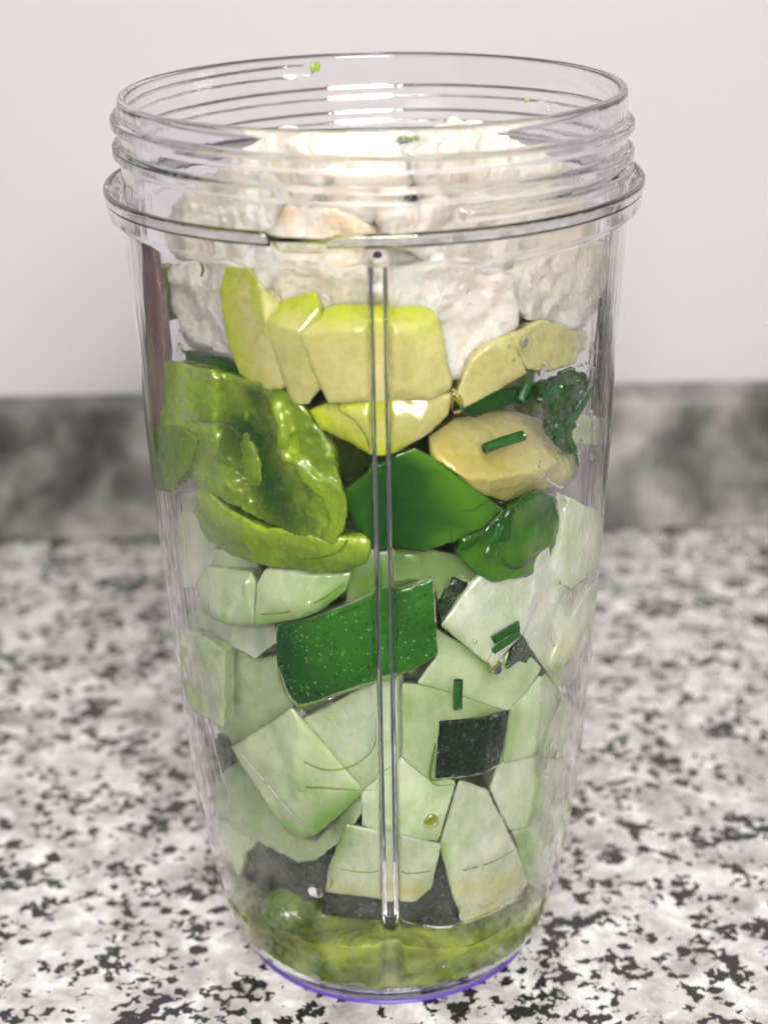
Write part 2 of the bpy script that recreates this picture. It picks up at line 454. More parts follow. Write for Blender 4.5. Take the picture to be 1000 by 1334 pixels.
TILT = random.Random(21)
PIECES = []
CONTACT = .0004    # wet food is pressed flat on the plastic: it meets the wall with no air between
def piece(name, label, cat, mat, prims, group=None, voxel=.5, smooth=4, disp=((.006, .6),), ta=(), tb=(), parent=None, raw=False):
    """disp: (noise size m, strength mm); ta/tb: (polyline px, inset, width mm[, gain]) food colour tints"""
    s = Soup()
    if mat != 'bread' and mat != 'mash':
        q = []
        for p in prims:
            p = list(p)
            if p[0] in ('prism', 'curve', 'hull'):
                cx = sum(v[0] for v in p[1]) / len(p[1]); cy_ = sum(v[1] for v in p[1]) / len(p[1])
                g = 1.03 if mat.startswith('cucumber') and 'broad bright green skin' not in (label or '') else 1.0 if mat.startswith('skin') else 1.015
                p[1] = [(cx + (v[0] - cx) * g, cy_ + (v[1] - cy_) * g) + ((v[2] - 1.3,) if len(v) > 2 else ()) for v in p[1]]
                if p[0] != 'hull': p[2] -= 1.6
                if p[0] == 'prism' and mat.startswith('cucumber'):
                    ang = TILT.random() * 6.283; am = .028 + .03 * TILT.random(); ax = max(abs(v[0] - cx) for v in p[1]); ay = max(abs(v[1] - cy_) for v in p[1])
                    tx = am * math.cos(ang); ty = am * math.sin(ang)
                    p[1] = [(v[0], v[1], (v[2] if len(v) > 2 else 0) + tx * (v[0] - cx) + ty * (v[1] - cy_) + .6 * am * max(ax, ay)) for v in p[1]]
            q.append(p)
        prims = q
    for p in prims: PR[p[0]](s, *p[1:])
    o = mesh_obj(name, s.v, s.f, M[mat], parent)
    bm = bmesh.new(); bm.from_mesh(o.data); bmesh.ops.recalc_face_normals(bm, faces=bm.faces); bm.to_mesh(o.data); bm.free()
    if not raw:
        r = o.modifiers.new('r', 'REMESH'); r.mode = 'VOXEL'; r.voxel_size = voxel / 1000; r.use_smooth_shade = True
        m = o.modifiers.new('s', 'SMOOTH'); m.factor = .6; m.iterations = smooth
        for sz, st in disp:
            d = o.modifiers.new('d', 'DISPLACE'); d.texture = cloud(sz, 'CLOUDS'); d.strength = st / 1000; d.mid_level = .5
            d.texture_coords = 'GLOBAL'
    if label: tag(o, label, cat, group)
    PIECES.append((o, ta, tb, raw))
    return o

def finish():
    dg = bpy.context.evaluated_depsgraph_get()
    dg.update()
    done = []
    for o, ta, tb, raw in PIECES:
        if not raw:
            me = bpy.data.meshes.new_from_object(o.evaluated_get(dg), depsgraph=dg); done.append((o, me))
    for o, me in done:
        o.modifiers.clear(); old = o.data; o.data = me; me.name = o.name; bpy.data.meshes.remove(old)
        if not me.materials: me.materials.append(M['bread'])
    for o, ta, tb, raw in PIECES:
        me = o.data; n = len(me.vertices)
        V = np.empty(n * 3, 'f4'); me.vertices.foreach_get('co', V); V = V.reshape(-1, 3).astype('f8')
        rr = np.hypot(V[:, 0], V[:, 1]); lim = np.where(V[:, 2] > .169, .0476, r_in(np.clip(V[:, 2], 0, .169)) + (-.0001 if o.name[:4] == 'oil_' else (CONTACT if o.name.split('.')[0] != 'bread_chunk' else -.0002)))
        a = np.arctan2(V[:, 1], V[:, 0])
        for rb in RIBS:
            d = np.abs(((a - rb + math.pi) % (2 * math.pi)) - math.pi) * rr
            lim = lim - np.where(V[:, 2] < .169, (.0018 + CONTACT) * np.exp(-(d / .0021) ** 4), 0)
        k = np.where(rr > lim, lim / np.maximum(rr, 1e-6), 1.0); V[:, 0] *= k; V[:, 1] *= k
        V[:, 2] = np.maximum(V[:, 2], .0023); lo = V[:, 2] < .006; rr = np.hypot(V[:, 0], V[:, 1]); lim = np.interp(V[:, 2], [.0022, .0034, .0050, .006], [.0303, .0322, .0333, .0340]); k = np.where(lo & (rr > lim), lim / np.maximum(rr, 1e-6), 1); V[:, 0] *= k; V[:, 1] *= k
        me.vertices.foreach_set('co', V.astype('f4').ravel())
        for nm, lst in (('ta', ta), ('tb', tb)):
            if not lst: continue
            val = np.zeros(n)
            for t in lst:
                poly, ins, wd = t[:3]; gain = t[3] if len(t) > 3 else 1
                P = [hit(p[0], p[1], p[2] if len(p) > 2 else ins) for p in poly]
                if len(P) == 1: P = P * 2
                dm = np.full(n, 1e9)
                for A_, B_ in zip(P[:-1], P[1:]):
                    ab = B_ - A_; L2 = max(1e-12, ab @ ab)
                    tt = np.clip((V - A_) @ ab / L2, 0, 1)
                    dm = np.minimum(dm, np.linalg.norm(V - A_ - tt[:, None] * ab, axis=1))
                val = np.maximum(val, gain * np.exp(-(dm * 1000 / wd) ** 2))
            at = me.attributes.new(nm, 'FLOAT', 'POINT'); at.data.foreach_set('value', np.clip(val, 0, 1).astype('f4'))
        me.polygons.foreach_set('use_smooth', [True] * len(me.polygons)); me.update()

# ------------------------------------------------------------------ contents
exec_order = None
BR = ((.011, 4.2), (.0042, 1.7), (.0013, .75))
def bread(label, prims, **kw):
    piece('bread_chunk', label, 'bread', 'bread', prims, 'torn white bread chunks filling the top of the cup', voxel=.45, smooth=3, disp=BR, **kw)
bread('torn white bread chunk against the left wall beside the tall avocado wedge',
      [('prism', [(226, 352), (262, 330), (300, 330), (345, 360), (350, 430), (330, 476), (298, 462), (262, 452), (238, 432), (222, 392)], 3.5, 12)])
bread('wide lump of white bread behind the flange on the left, under the thread',
      [('prism', [(214, 285), (232, 258), (262, 236), (300, 212), (350, 228), (372, 262), (352, 300), (345, 345), (290, 345), (235, 330)], 6, 15)])
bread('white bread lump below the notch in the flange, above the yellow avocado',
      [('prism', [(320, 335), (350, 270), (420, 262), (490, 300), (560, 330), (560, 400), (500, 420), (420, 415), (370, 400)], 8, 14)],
      ta=[([(335, 268), (372, 275)], 8, 3), ([(440, 300), (495, 280)], 8, 3.5)])  # crevice shade painted into the crumb colour
bread('large white bread lump hanging down in the centre between avocado pieces',
      [('prism', [(505, 335), (560, 325), (605, 338), (640, 352), (667, 355), (667, 382), (675, 404), (666, 428), (648, 440), (618, 458), (606, 486), (590, 494), (574, 470), (560, 440), (520, 420), (490, 380)], 4.5, 13)])
bread('porous white bread chunk pressed against the right wall under the flange',
      [('prism', [(668, 362), (700, 335), (742, 315), (782, 312), (788, 345), (782, 398), (760, 432), (728, 428), (700, 416), (675, 408), (664, 382)], 2.5, 14)],
      ta=[([(727, 360)], 2.5, 1.6, .8)])
bread('bright white bread lump seen through the threads on the upper left',
      [('prism', [(262, 240), (320, 195), (362, 172), (395, 185), (420, 235), (410, 290), (330, 300), (270, 290)], 12, 16)])
bread('white bread lump in the middle of the neck seen through the threads',
      [('prism', [(395, 195), (430, 172), (470, 172), (520, 190), (545, 230), (520, 280), (450, 300), (390, 280)], 16, 16)])
bread('largest bread lump on the right of the neck with a flat bright top',
      [('prism', [(495, 285), (545, 262), (600, 258), (660, 250), (740, 240), (775, 262), (770, 300), (700, 330), (640, 345), (560, 335), (500, 310)], 6, 18)],
      ta=[([(497, 285), (500, 310)], 6, 2.5)])  # shade of the seam painted along the left edge
bread('white bread lump peaking just above the front rim right of centre',
      [('prism', [(530, 200), (590, 172), (625, 158), (655, 172), (700, 200), (745, 215), (755, 260), (640, 275), (545, 265)], 16, 18)])
bread('shaded bread lump tucked behind the right chunk and the flange',
      [('prism', [(590, 300), (680, 290), (760, 280), (770, 330), (700, 380), (640, 400), (580, 380)], 10, 14)])
bread('small torn bread bit below the left chunk behind the pepper',
      [('prism', [(235, 430), (300, 440), (345, 470), (318, 488), (262, 470)], 7, 9)])

AV = 'avocado pieces packed below the bread'
def avo(label, prims, mat='avocado', **kw):
    kw.setdefault('disp', ((.009, .9), (.002, .22))); kw.setdefault('smooth', 3)
    piece('avocado_chunk', label, 'avocado', mat, prims, AV, **kw)
avo('tall avocado wedge with a green edge leaning beside the left bread chunk',
    [('hull', [(296, 343, 4), (327, 346, 2.5), (342, 366, 2.2), (364, 394, 4), (350, 425, 1.5), (372, 504, 2.0), (343, 506, 3), (316, 486, 3.4), (297, 435, 4), (289, 380, 4)], 11)],
    ta=[([(300, 345), (292, 380), (300, 430), (320, 480)], 3.4, 4.5), ([(327, 348), (338, 390), (350, 425)], 1.6, 1.6, .8)])
avo('narrow avocado slice between the tall wedge and the big yellow block',
    [('hull', [(347, 417, 1.6), (368, 391, 5), (410, 377, 6), (418, 397, 4), (391, 431, 1.0), (418, 506, 1.6), (404, 527, 1.6), (384, 528, 1.6), (368, 488, 1.8)], 10)],
    ta=[([(350, 410), (372, 392), (410, 380), (414, 396)], 3.5, 3.6)])
avo('big yellow avocado block crossed by the upright rib below the bread',
    [('hull', [(389, 432, 1.0), (404, 415, 4), (435, 399, 6.5), (500, 396, 7), (548, 398, 6), (569, 408, 3.5), (569, 450, 2.0), (588, 497, 2.4), (586, 505, 2.6), (562, 520, 2.2), (545, 512, 1.2), (514, 504, .8),
               (470, 503, .8), (428, 522, 1.0), (411, 472, 1.0), (440, 431, .6), (500, 428, .6), (540, 434, 1.4)], 11, .9)],
    ta=[([(395, 425), (436, 404), (500, 401), (548, 404), (566, 412)], 5, 4.0), ([(440, 408), (540, 412)], 4, 4)])
avo('curved green avocado piece under the big yellow block',
    [('hull', [(404, 533, 3.2), (430, 522, 3.5), (470, 512, 3.5), (520, 514, 3), (560, 516, 2.5), (588, 510, 3), (582, 538, 2.2), (558, 562, 1.8), (545, 569, 1.6), (515, 588, 2.6), (483, 592, 2.4), (452, 567, 2.2), (418, 556, 2.6), (480, 540, .9), (550, 540, 1.2)], 10, .9)],
    ta=[([(410, 535), (450, 560), (485, 588), (515, 582)], 2.2, 3.2), ([(452, 520), (486, 530)], 2.4, 3)], tb=[([(440, 566), (470, 585)], 2.5, 2, .6)])
avo('pale avocado chunk on the right below the porous bread',
    [('hull', [(660, 434, 3.0), (704, 414, 5), (735, 422, 5), (759, 430, 4.5), (757, 454, 3.4), (744, 474, 3.0), (701, 485, 2.6), (682, 478, 2.4), (668, 446, 2.4)], 10)])
avo('small avocado cube left of the pale chunk on the right',
    [('hull', [(616, 460, 2.6), (640, 444, 2.4), (660, 436, 2.2), (676, 468, 1.8), (682, 485, 2), (648, 508, 2.2), (634, 500, 2.2), (617, 518, 2.4), (602, 532, 2.2), (590, 520, 2.2), (600, 490, 2.6)], 9)],
    tb=[([(640, 448), (650, 505)], 1.9, .7, .4)])
avo('cream coloured avocado half with a chive bit lying on it',
    [('hull', [(560, 592, 6), (558, 568, 8), (594, 542, 10), (652, 534, 10.5), (700, 545, 8.5), (732, 574, 5), (748, 592, 3.2), (738, 616, 2.2), (716, 632, 3.2), (690, 640, 4.5), (652, 652, 4.2), (628, 645, 3.0), (604, 622, 1.6), (640, 622, 1.0), (684, 614, 1.0), (720, 600, 1.4), (580, 606, 3)], 10, .9)],
    mat='avocado_cream', disp=((.008, 1.0), (.003, .4)), ta=[([(580, 590), (610, 605), (640, 610)], 3, 5, .8), ([(735, 590), (738, 610)], 3, 3)],
    tb=[([(612, 640), (650, 650), (700, 638)], 3.0, 2.6, .8)])
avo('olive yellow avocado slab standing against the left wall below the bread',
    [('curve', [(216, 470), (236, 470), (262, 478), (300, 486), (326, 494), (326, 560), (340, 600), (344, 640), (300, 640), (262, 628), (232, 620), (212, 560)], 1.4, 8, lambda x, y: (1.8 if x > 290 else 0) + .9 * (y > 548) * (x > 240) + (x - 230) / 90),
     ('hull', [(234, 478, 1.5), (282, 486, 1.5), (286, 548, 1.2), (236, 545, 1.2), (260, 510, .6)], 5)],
    mat='avocado_green', ta=[([(250, 485), (252, 545)], .6, 3.2, .7), ([(232, 547), (300, 556)], .6, 1.2, .9), ([(286, 480), (288, 600)], 1.0, 1.0, .6), ([(328, 495), (330, 560)], 1.5, 1.0, .8), ([(250, 600), (270, 620)], 1, 2, .5)])  # ta paints yellow highlights into the flesh colour
avo('hollowed avocado shell with a ragged green inside darkened as shade on the left',
    [('curve', [(300, 492), (340, 496), (378, 510), (405, 540), (432, 580), (440, 620), (446, 672), (430, 700), (380, 692), (330, 668), (286, 645), (262, 630), (280, 600), (296, 560)], 2.4, 7, lambda x, y: 4.5 * math.exp(-((x - 345) / 38) ** 2 - ((y - 590) / 62) ** 2)),
     ('tube', [(372, 505, 2.2), (364, 530, 1.2), (372, 560, .8), (372, 590, 1.0), (392, 602, .8), (410, 625, .8), (436, 640, .6), (440, 670, .6), (432, 700, .8)], [.9, 1.2, 1.1, 1.6, 1.8, 1.3]),
     ('ball', 352, 512, 2.6, 3), ('ball', 378, 585, 2, 2.4), ('ball', 385, 603, 2, 2.2), ('ball', 340, 530, 3, 2.6), ('ball', 333, 560, 4, 2.5)],
    mat='avocado_green', disp=((.007, 1.8), (.0028, 1.1), (.0011, .45)), voxel=.4, smooth=4,
    ta=[([(366, 530), (372, 580), (410, 620), (438, 645), (440, 690)], 1.6, 2.3, .9), ([(300, 620), (330, 650)], 2, 1.5, .5)],
    tb=[([(325, 560), (340, 610), (385, 665)], 3.5, 5.5, .97), ([(335, 515), (340, 550)], 2, 2.6, .8), ([(400, 600), (408, 660)], 2, 1.8, .6)])  # tb darkens the hollow, recess shade put into the colour
avo('bright green curved avocado rim sweeping down below the hollow shell',
    [('curve', [(262, 638), (270, 632), (300, 662), (340, 684), (385, 690), (430, 698), (470, 697), (480, 705), (477, 730), (455, 742), (420, 744), (360, 738), (310, 724), (276, 704), (262, 668)], 2.4, 7),
     ('tube', [(266, 640, 2.4), (290, 664, 1.9), (330, 686, 1.6), (385, 694, 1.4), (440, 702, 1.4), (474, 703, 1.8)], [.6, .8, .8, .8, .6])],
    mat='avocado_green', disp=((.008, 1.6), (.003, 1.0), (.001, .3)), ta=[([(266, 638), (290, 662), (330, 682), (385, 690), (440, 698), (474, 700)], 1.5, 2.0, .9)],
    tb=[([(300, 705), (400, 735), (460, 738)], 2, 2.6, .45)])
avo('pale green avocado cube end beside the ragged shell, near the rib',
    [('hull', [(388, 575, 4), (430, 572, 4), (446, 640, 3.6), (442, 668, 4), (410, 630, 3.5), (386, 600, 4)], 9)], mat='avocado_green', ta=[([(400, 580), (440, 640)], 3.8, 5, .7)])
avo('rounded green avocado bit touching the left wall next to the bread',
    [('ball', 224, 372, 3.5, 3.6, 1.4), ('ball', 222, 392, 4.5, 3.2, 1.2)], mat='avocado_green', ta=[([(225, 370)], 3, 2.5, .5)])
avo('green avocado bit with yellow edge stuck low on the left wall under the stalk',
    [('curve', [(184, 545), (212, 553), (236, 552), (262, 570), (250, 610), (232, 640), (213, 636), (204, 618), (192, 596)], 1.0, 6)], mat='avocado_green',
    ta=[([(211, 560), (213, 600), (214, 634)], 1.0, 1.2, .9)])

PPR = 'green pepper pieces'
def pep(label, prims, **kw):
    kw.setdefault('disp', ((.01, .8),)); kw.setdefault('smooth', 4)
    piece('pepper_piece', label, 'pepper', kw.pop('mat', 'pepper'), prims, PPR, **kw)
pep('dark green pepper square right of the rib in the middle of the cup',
    [('curve', [(486, 604), (510, 592), (541, 582), (564, 596), (600, 624), (654, 663), (626, 686), (592, 704), (552, 717), (514, 713), (490, 714)], 2.6, 4, lambda x, y: 2.0 - (x - 486) / 100)],
    ta=[([(541, 584), (600, 626), (652, 662), (626, 684)], 3, 1.9, .8), ([(590, 620), (620, 665)], 2.6, 4.5, .75), ([(596, 690), (570, 705)], 2.6, 2.5, .5)], tb=[([(500, 640), (520, 700)], 3, 6, .6)])  # ta paints highlights onto the pepper
pep('triangular dark pepper end left of the rib',
    [('prism', [(444, 638), (470, 622), (488, 604), (490, 720), (470, 690), (452, 665)], 4, 5)], ta=[([(446, 638), (486, 612)], 4, 1.2, .8)])
pep('rolled green pepper strip on the right below the cream avocado',
    [('curve', [(600, 700), (626, 690), (657, 660), (700, 636), (720, 648), (724, 680), (730, 700), (715, 728), (684, 750), (640, 757), (616, 745), (592, 722)], 2.0, 5, lambda x, y: 1.2 * math.exp(-((x - 672) / 22) ** 2 - ((y - 680) / 18) ** 2)),
     ('prism', [(640, 700), (662, 708), (692, 692), (716, 650), (724, 672), (712, 706), (684, 734), (650, 738), (630, 722)], 0.6, 3), ('prism', [(656, 662), (668, 660), (660, 704), (646, 700)], 1.2, 2)],
    ta=[([(655, 665), (668, 662), (662, 700)], 3, 2.2, .8), ([(660, 716), (700, 704), (716, 680)], 1.2, 3.4, .55), ([(610, 720), (650, 745), (700, 725)], 2, 3.6, .55)])
pep('dark green pepper strip lying behind the chives under the right avocado',
    [('curve', [(598, 536), (606, 520), (640, 508), (700, 498), (716, 512), (700, 524), (650, 530), (615, 544)], 3, 4)], tb=[([(600, 535), (700, 510)], 3, 3, .6)])
pep('pepper end showing dark between bread and avocado on the left',
    [('prism', [(240, 455), (290, 466), (330, 490), (345, 510), (300, 510), (250, 480)], 6.5, 6)], ta=[([(320, 500)], 6, 3, .3)])

CU = 'cucumber pieces packed in the lower cup'
def cuc(label, prims, **kw):
    kw.setdefault('disp', ((.011, .8), (.002, .15))); kw.setdefault('smooth', 3)
    return piece('cucumber_chunk', label, 'cucumber', kw.pop('mat', 'cucumber'), prims, CU, **kw)
cuc('faceted cucumber chunk at the left wall below the bright avocado rim',
    [('hull', [(260, 758, 2.2), (273, 736, 3), (330, 743, 3.2), (337, 757, 3.0), (334, 812, 2.0), (300, 812, 1.6), (272, 796, 2.2), (298, 803, 1.0), (322, 758, 1.2)], 10)],
    ta=[([(268, 786), (296, 808), (334, 810)], 1.8, 2.6, .9)])
cuc('small cucumber end peeking above the faceted chunk on the left',
    [('prism', [(282, 713), (328, 718), (345, 748), (278, 745)], 5, 7)], mat='cucumber_pale')
cuc('broad cucumber chunk with a green lower edge left of the rib',
    [('hull', [(337, 758, 2.2), (350, 738, 3.0), (404, 748, 2.6), (456, 744, 3.8), (452, 768, 3.0), (415, 796, 2.2), (384, 807, 1.6), (336, 812, 1.6), (400, 790, .9)], 10)],
    ta=[([(338, 810), (386, 804), (416, 793), (452, 765)], 1.6, 3.0, .9), ([(430, 755)], 3, 3.5, .6)])
cuc('translucent crescent of cucumber under the two chunks on the left',
    [('prism', [(262, 783), (248, 800), (252, 818), (292, 833), (333, 857), (364, 833), (358, 812), (300, 812)], 2.6, 7)], mat='cucumber_pale')
cuc('large smooth cucumber slab against the lower left wall',
    [('prism', [(242, 822), (258, 822), (300, 840), (334, 858), (362, 852), (366, 886), (383, 920), (350, 945), (312, 974), (285, 945), (262, 916), (246, 868)], 1.8, 9), ('curve', [(226, 812), (262, 824), (296, 846), (296, 944), (262, 925), (238, 880)], 1.6, 6)],
    ta=[([(383, 922), (345, 948), (316, 970)], 2, 1.6, .8), ([(262, 916), (300, 960)], 2, 4, .3)])
cuc('pointed cucumber wedge reaching down to a green tip left of centre',
    [('hull', [(382, 921, 2.2), (392, 945, 1.6), (389, 975, 1.4), (384, 1010, 1.2), (392, 1027, 1.2), (475, 1030, 2.6), (456, 1040, 2.4), (410, 1086, 2.2), (392, 1090, 2.4), (373, 1076, 2.4), (338, 1018, 2.4), (307, 972, 2.8)], 9)],
    ta=[([(470, 1036), (430, 1062), (404, 1086), (376, 1074)], 2, 3.6, .9), ([(372, 1074), (338, 1018)], 2.4, 1.2, .7)])
cuc('white cucumber slab behind the rib in the lower middle',
    [('prism', [(392, 938), (430, 918), (490, 884), (522, 876), (524, 985), (518, 1028), (476, 1030), (392, 1028), (384, 1008), (390, 975)], 1.4, 8)], mat='cucumber_pale',
    ta=[([(392, 936), (490, 886)], 1.5, 2.2, .8), ([(386, 1010), (476, 1028)], 1.5, 3.0, .5)])
cuc('wide translucent cucumber piece at the lower left wall under the wedge',
    [('prism', [(290, 1010), (310, 990), (340, 1022), (376, 1080), (408, 1094), (456, 1042), (474, 1034), (472, 1055), (444, 1094), (412, 1118), (392, 1119), (336, 1094), (292, 1064), (276, 1040)], 3.4, 8)],
    ta=[([(292, 1008), (310, 992)], 3, 3.5, .7)], tb=[([(440, 1070), (455, 1060)], 3.5, 3, .35)])
cuc('thin cucumber sliver on the bottom left curve of the cup',
    [('prism', [(292, 1066), (336, 1096), (320, 1112), (316, 1140), (300, 1118), (284, 1084)], 2.6, 6)], ta=[([(300, 1100)], 2.6, 5, .4)])
cuc('long pale cucumber slab slanting along the right wall with ridged skin edge',
    [('hull', [(722, 642, 2.0), (740, 652, 2.2), (768, 672, 3), (760, 704, 2), (728, 752, 1.6), (684, 798, 1.8), (670, 832, 2.0), (640, 866, 2.2), (575, 812, 3.2), (613, 760, 4), (700, 720, 1.2)], 11), ('curve', [(736, 646), (768, 664), (780, 690), (772, 735), (738, 765), (716, 740)], 1.2, 6)], mat='cucumber_pale',
    ta=[([(738, 650), (768, 672), (760, 704), (730, 750)], 2.4, 2.0, .9), ([(577, 815), (640, 864)], 2.6, 1.5, .7)])
cuc('glassy pinkish cucumber chunk on the right wall above the dark skin',
    [('hull', [(716, 758, 2), (738, 758, 2.4), (762, 778, 3.4), (769, 800, 3.6), (754, 852, 2.6), (724, 896, 2.0), (704, 868, 1.8), (678, 826, 2.2), (685, 792, 2.0), (728, 810, .8)], 10), ('curve', [(716, 765), (744, 756), (768, 762), (774, 795), (764, 850), (736, 892), (714, 868)], 1.8, 6, lambda x, y: 1.2 * math.sin(x / 9 + y / 17))], mat='cucumber_pale',
    ta=[([(706, 866), (724, 892), (738, 875)], 1.8, 2.6, .9), ([(766, 765), (768, 820)], 2, 1.6, .6)], tb=[([(716, 840), (740, 860)], 1.2, 2.4, .6)])
cuc('pale cucumber cube in the middle right with an upright chive bit',
    [('prism', [(565, 815), (602, 838), (640, 865), (672, 835), (700, 868), (684, 895), (661, 922), (614, 930), (580, 915), (544, 888), (568, 852)], 3.4, 9)],
    ta=[([(566, 818), (640, 868)], 3.2, 2.0, .6), ([(560, 900), (614, 930)], 3.4, 2.6, .5)])
cube = cuc('cucumber cube with a square of dark skin facing the front',
    [('hull', [(524, 888, 1.6), (545, 890, 3), (614, 929, 3), (655, 924, 3.2), (570, 936, 1.4), (566, 1010, 1.6), (560, 1015, 2), (524, 984, 1.8), (648, 992, 3), (628, 1005, 2.8)], 9)],
    ta=[([(568, 938), (563, 1012)], 1.6, 1.6, .9), ([(570, 934), (614, 930), (655, 924)], 2.6, 1.6, .8)])
piece('skin', None, None, 'skin_dark', [('prism', [(570, 937), (600, 935), (630, 932), (661, 922), (655, 955), (647, 993), (629, 1005), (600, 1010), (566, 1012)], 1.0, 1.3, .98)],
      voxel=.35, smooth=3, disp=((.003, .3), (.0012, .25)), parent=cube, ta=[([(658, 930), (648, 990)], 1, 1.6, .6)], tb=[([(645, 940), (640, 985)], 1, 2.4, .6)])
cuc('translucent cucumber cube on the right wall beside the dark skin square',
    [('hull', [(662, 922, 3.4), (684, 896, 3.0), (702, 872, 3.0), (724, 896, 2.4), (748, 925, 3.0), (752, 962, 2.6), (730, 985, 1.6), (690, 978, 1.2), (652, 990, 3.0), (696, 930, 1.0)], 9)],
    ta=[([(664, 924), (652, 988)], 2.4, 2, .6), ([(690, 976), (730, 984)], 1, 1.8, .7)], tb=[([(720, 940)], 1.4, .8, .15)])
cuc('oily yellowish cucumber chunk low on the right wall',
    [('hull', [(636, 1026, 3.4), (648, 990, 3.4), (690, 982, 2.2), (734, 984, 1.8), (750, 990, 2.8), (742, 1048, 2.4), (716, 1066, 1.4), (680, 1072, 1.4), (660, 1078, 2.8), (692, 1020, .9)], 9)], mat='cucumber_pale',
    ta=[([(690, 1000), (680, 1060)], 1.4, 3.4, .6), ([(716, 1064), (742, 1046)], 1.4, 2, .7)], tb=[([(715, 1020), (725, 1050)], 1.2, 2.4, .5)])
cuc('lowest cucumber chunk at the right wall just above the mash',
    [('hull', [(664, 1080, 3.0), (690, 1070, 2.0), (740, 1052, 2.6), (732, 1082, 2.2), (716, 1130, 1.6), (700, 1156, 2.0), (684, 1150, 2.0), (674, 1112, 2.8), (700, 1100, 1.0)], 8)],
    ta=[([(670, 1084), (684, 1146)], 2, 2.6, .8), ([(716, 1128), (700, 1154)], 1.5, 2.4, .7)])
cuc('small round ended cucumber chunk right of the rib, below the dark skin cube',
    [('hull', [(472, 1031, 2.2), (520, 1028, 1.8), (524, 985, 2.4), (560, 1016, 2.0), (590, 1017, 2.6), (578, 1052, 2.2), (568, 1092, 2.4), (530, 1090, 1.8), (500, 1086, 1.8), (472, 1072, 2.6)], 9)],
    ta=[([(500, 1084), (566, 1090)], 2, 2.4, .7), ([(562, 1018), (588, 1018)], 2.4, 2, .6)])
cuc('cucumber half round with an oily yellow underside near the bottom of the rib',
    [('hull', [(452, 1071, 2.6), (500, 1082, 1.2), (530, 1088, 1.2), (571, 1098, 2), (562, 1138, 1.4), (560, 1154, 2), (540, 1172, 2.2), (500, 1166, 1.6), (480, 1163, 1.8), (427, 1158, 2.6), (430, 1126, 2.2)], 9)],
    ta=[([(450, 1074), (434, 1110), (428, 1130)], 2.4, 2.2, .9)], mat='cucumber_pale', tb=[([(430, 1148), (500, 1156)], 1.8, 1.8, .7), ([(520, 1150), (545, 1155)], 1.6, 2.6, .9)])
cuc('upright cucumber cube near the bottom right with a bright oily front',
    [('hull', [(598, 1016, 3.6), (633, 1028, 3.2), (652, 1068, 2.6), (668, 1106, 1.6), (590, 1130, 1.2), (572, 1098, 3), (682, 1142, 1.8), (673, 1167, 1.6), (640, 1186, 1.4), (602, 1200, 1.2), (588, 1160, 1.4)], 9)], mat='cucumber_pale',
    tb=[([(600, 1150), (660, 1140), (612, 1190)], 1.4, 3.2, .7)], ta=[([(574, 1100), (590, 1140)], 1.5, 1.5, .8)])
cuc('cucumber bit in the gap above the bright green skin, right of the rib',
    [('prism', [(506, 716), (560, 716), (592, 722), (628, 752), (600, 790), (575, 812), (566, 770), (540, 752), (506, 760)], 6, 8)],
    ta=[([(520, 730), (600, 760)], 6, 6, .6)])
cuc('cucumber bit behind the rib above the bright green skin',
    [('prism', [(456, 740), (478, 716), (500, 716), (545, 722), (556, 752), (500, 772), (452, 784)], 7.5, 7)], ta=[([(470, 760), (540, 740)], 7, 6, .8)])
cuc('cucumber slice edge standing at the right wall beside the chives',
    [('prism', [(762, 540), (784, 545), (784, 575), (770, 580), (742, 574), (740, 555)], 1.6, 5)], ta=[([(745, 560)], 1.6, 4, .6)])
cuc('pinkish beige wedge of cucumber at the left wall beside the avocado rim',
    [('prism', [(240, 640), (264, 660), (285, 700), (278, 735), (256, 764), (244, 762), (232, 700)], 3, 7)], mat='cucumber_pale', tb=[([(260, 690)], 3, 4, .3)])
sk = cuc('cucumber piece showing its broad bright green skin across the middle',
    [('curve', [(364, 812), (400, 806), (452, 786), (490, 770), (530, 764), (562, 752), (566, 800), (570, 850), (545, 868), (505, 884), (470, 895), (432, 908), (390, 922), (378, 904), (364, 862)], 4.4, 6)],
    ta=[([(392, 922), (505, 886), (570, 852)], 3, 2, .9)])
piece('skin', None, None, 'skin_green', [('curve', [(362, 812), (400, 806), (455, 784), (490, 769), (530, 763), (563, 751), (567, 800), (570, 848), (545, 865), (505, 881), (470, 891), (430, 905), (390, 919), (377, 902), (362, 860)], 1.6, 1.6)],
      voxel=.4, smooth=3, disp=((.008, .6), (.002, .15)), parent=sk, ta=[([(372, 820), (385, 900), (405, 905)], 2.2, 5.0, .9)], tb=[([(420, 905), (450, 895)], 2.2, 4, .6)])

def dark(label, prims, **kw):
    piece('cucumber_peel', label, 'cucumber peel', 'skin_dark', prims, 'dark cucumber skins showing in the gaps', smooth=3, disp=((.004, .5), (.0012, .2)), **kw)
dark('dark skin strip in the gap above the mash on the lower left',
     [('curve', [(312, 1110), (335, 1090), (392, 1112), (440, 1092), (470, 1050), (480, 1075), (440, 1130), (428, 1165), (400, 1172), (340, 1168), (318, 1150)], 7.5, 4)], tb=[([(330, 1130), (380, 1140)], 7, 5, .9)])
dark('dark skin triangle between the two oily cucumber pieces at the bottom',
     [('curve', [(560, 1090), (585, 1110), (590, 1160), (604, 1200), (560, 1206), (500, 1198), (420, 1190), (420, 1160), (500, 1160), (545, 1160)], 6, 4)], tb=[([(440, 1178), (500, 1185)], 6, 4, .5)])
dark('dark green skin wedge at the right below the glassy cucumber chunk',
     [('prism', [(668, 828), (684, 812), (712, 870), (700, 882), (674, 860), (655, 872)], 3.2, 4)], ta=[([(680, 840)], 3, 3, .6)])
dark('small dark skin corner left of the slanting cucumber slab',
     [('prism', [(565, 790), (590, 750), (612, 758), (578, 806)], 6, 3)], ta=[([(585, 775)], 6, 3, .5)])
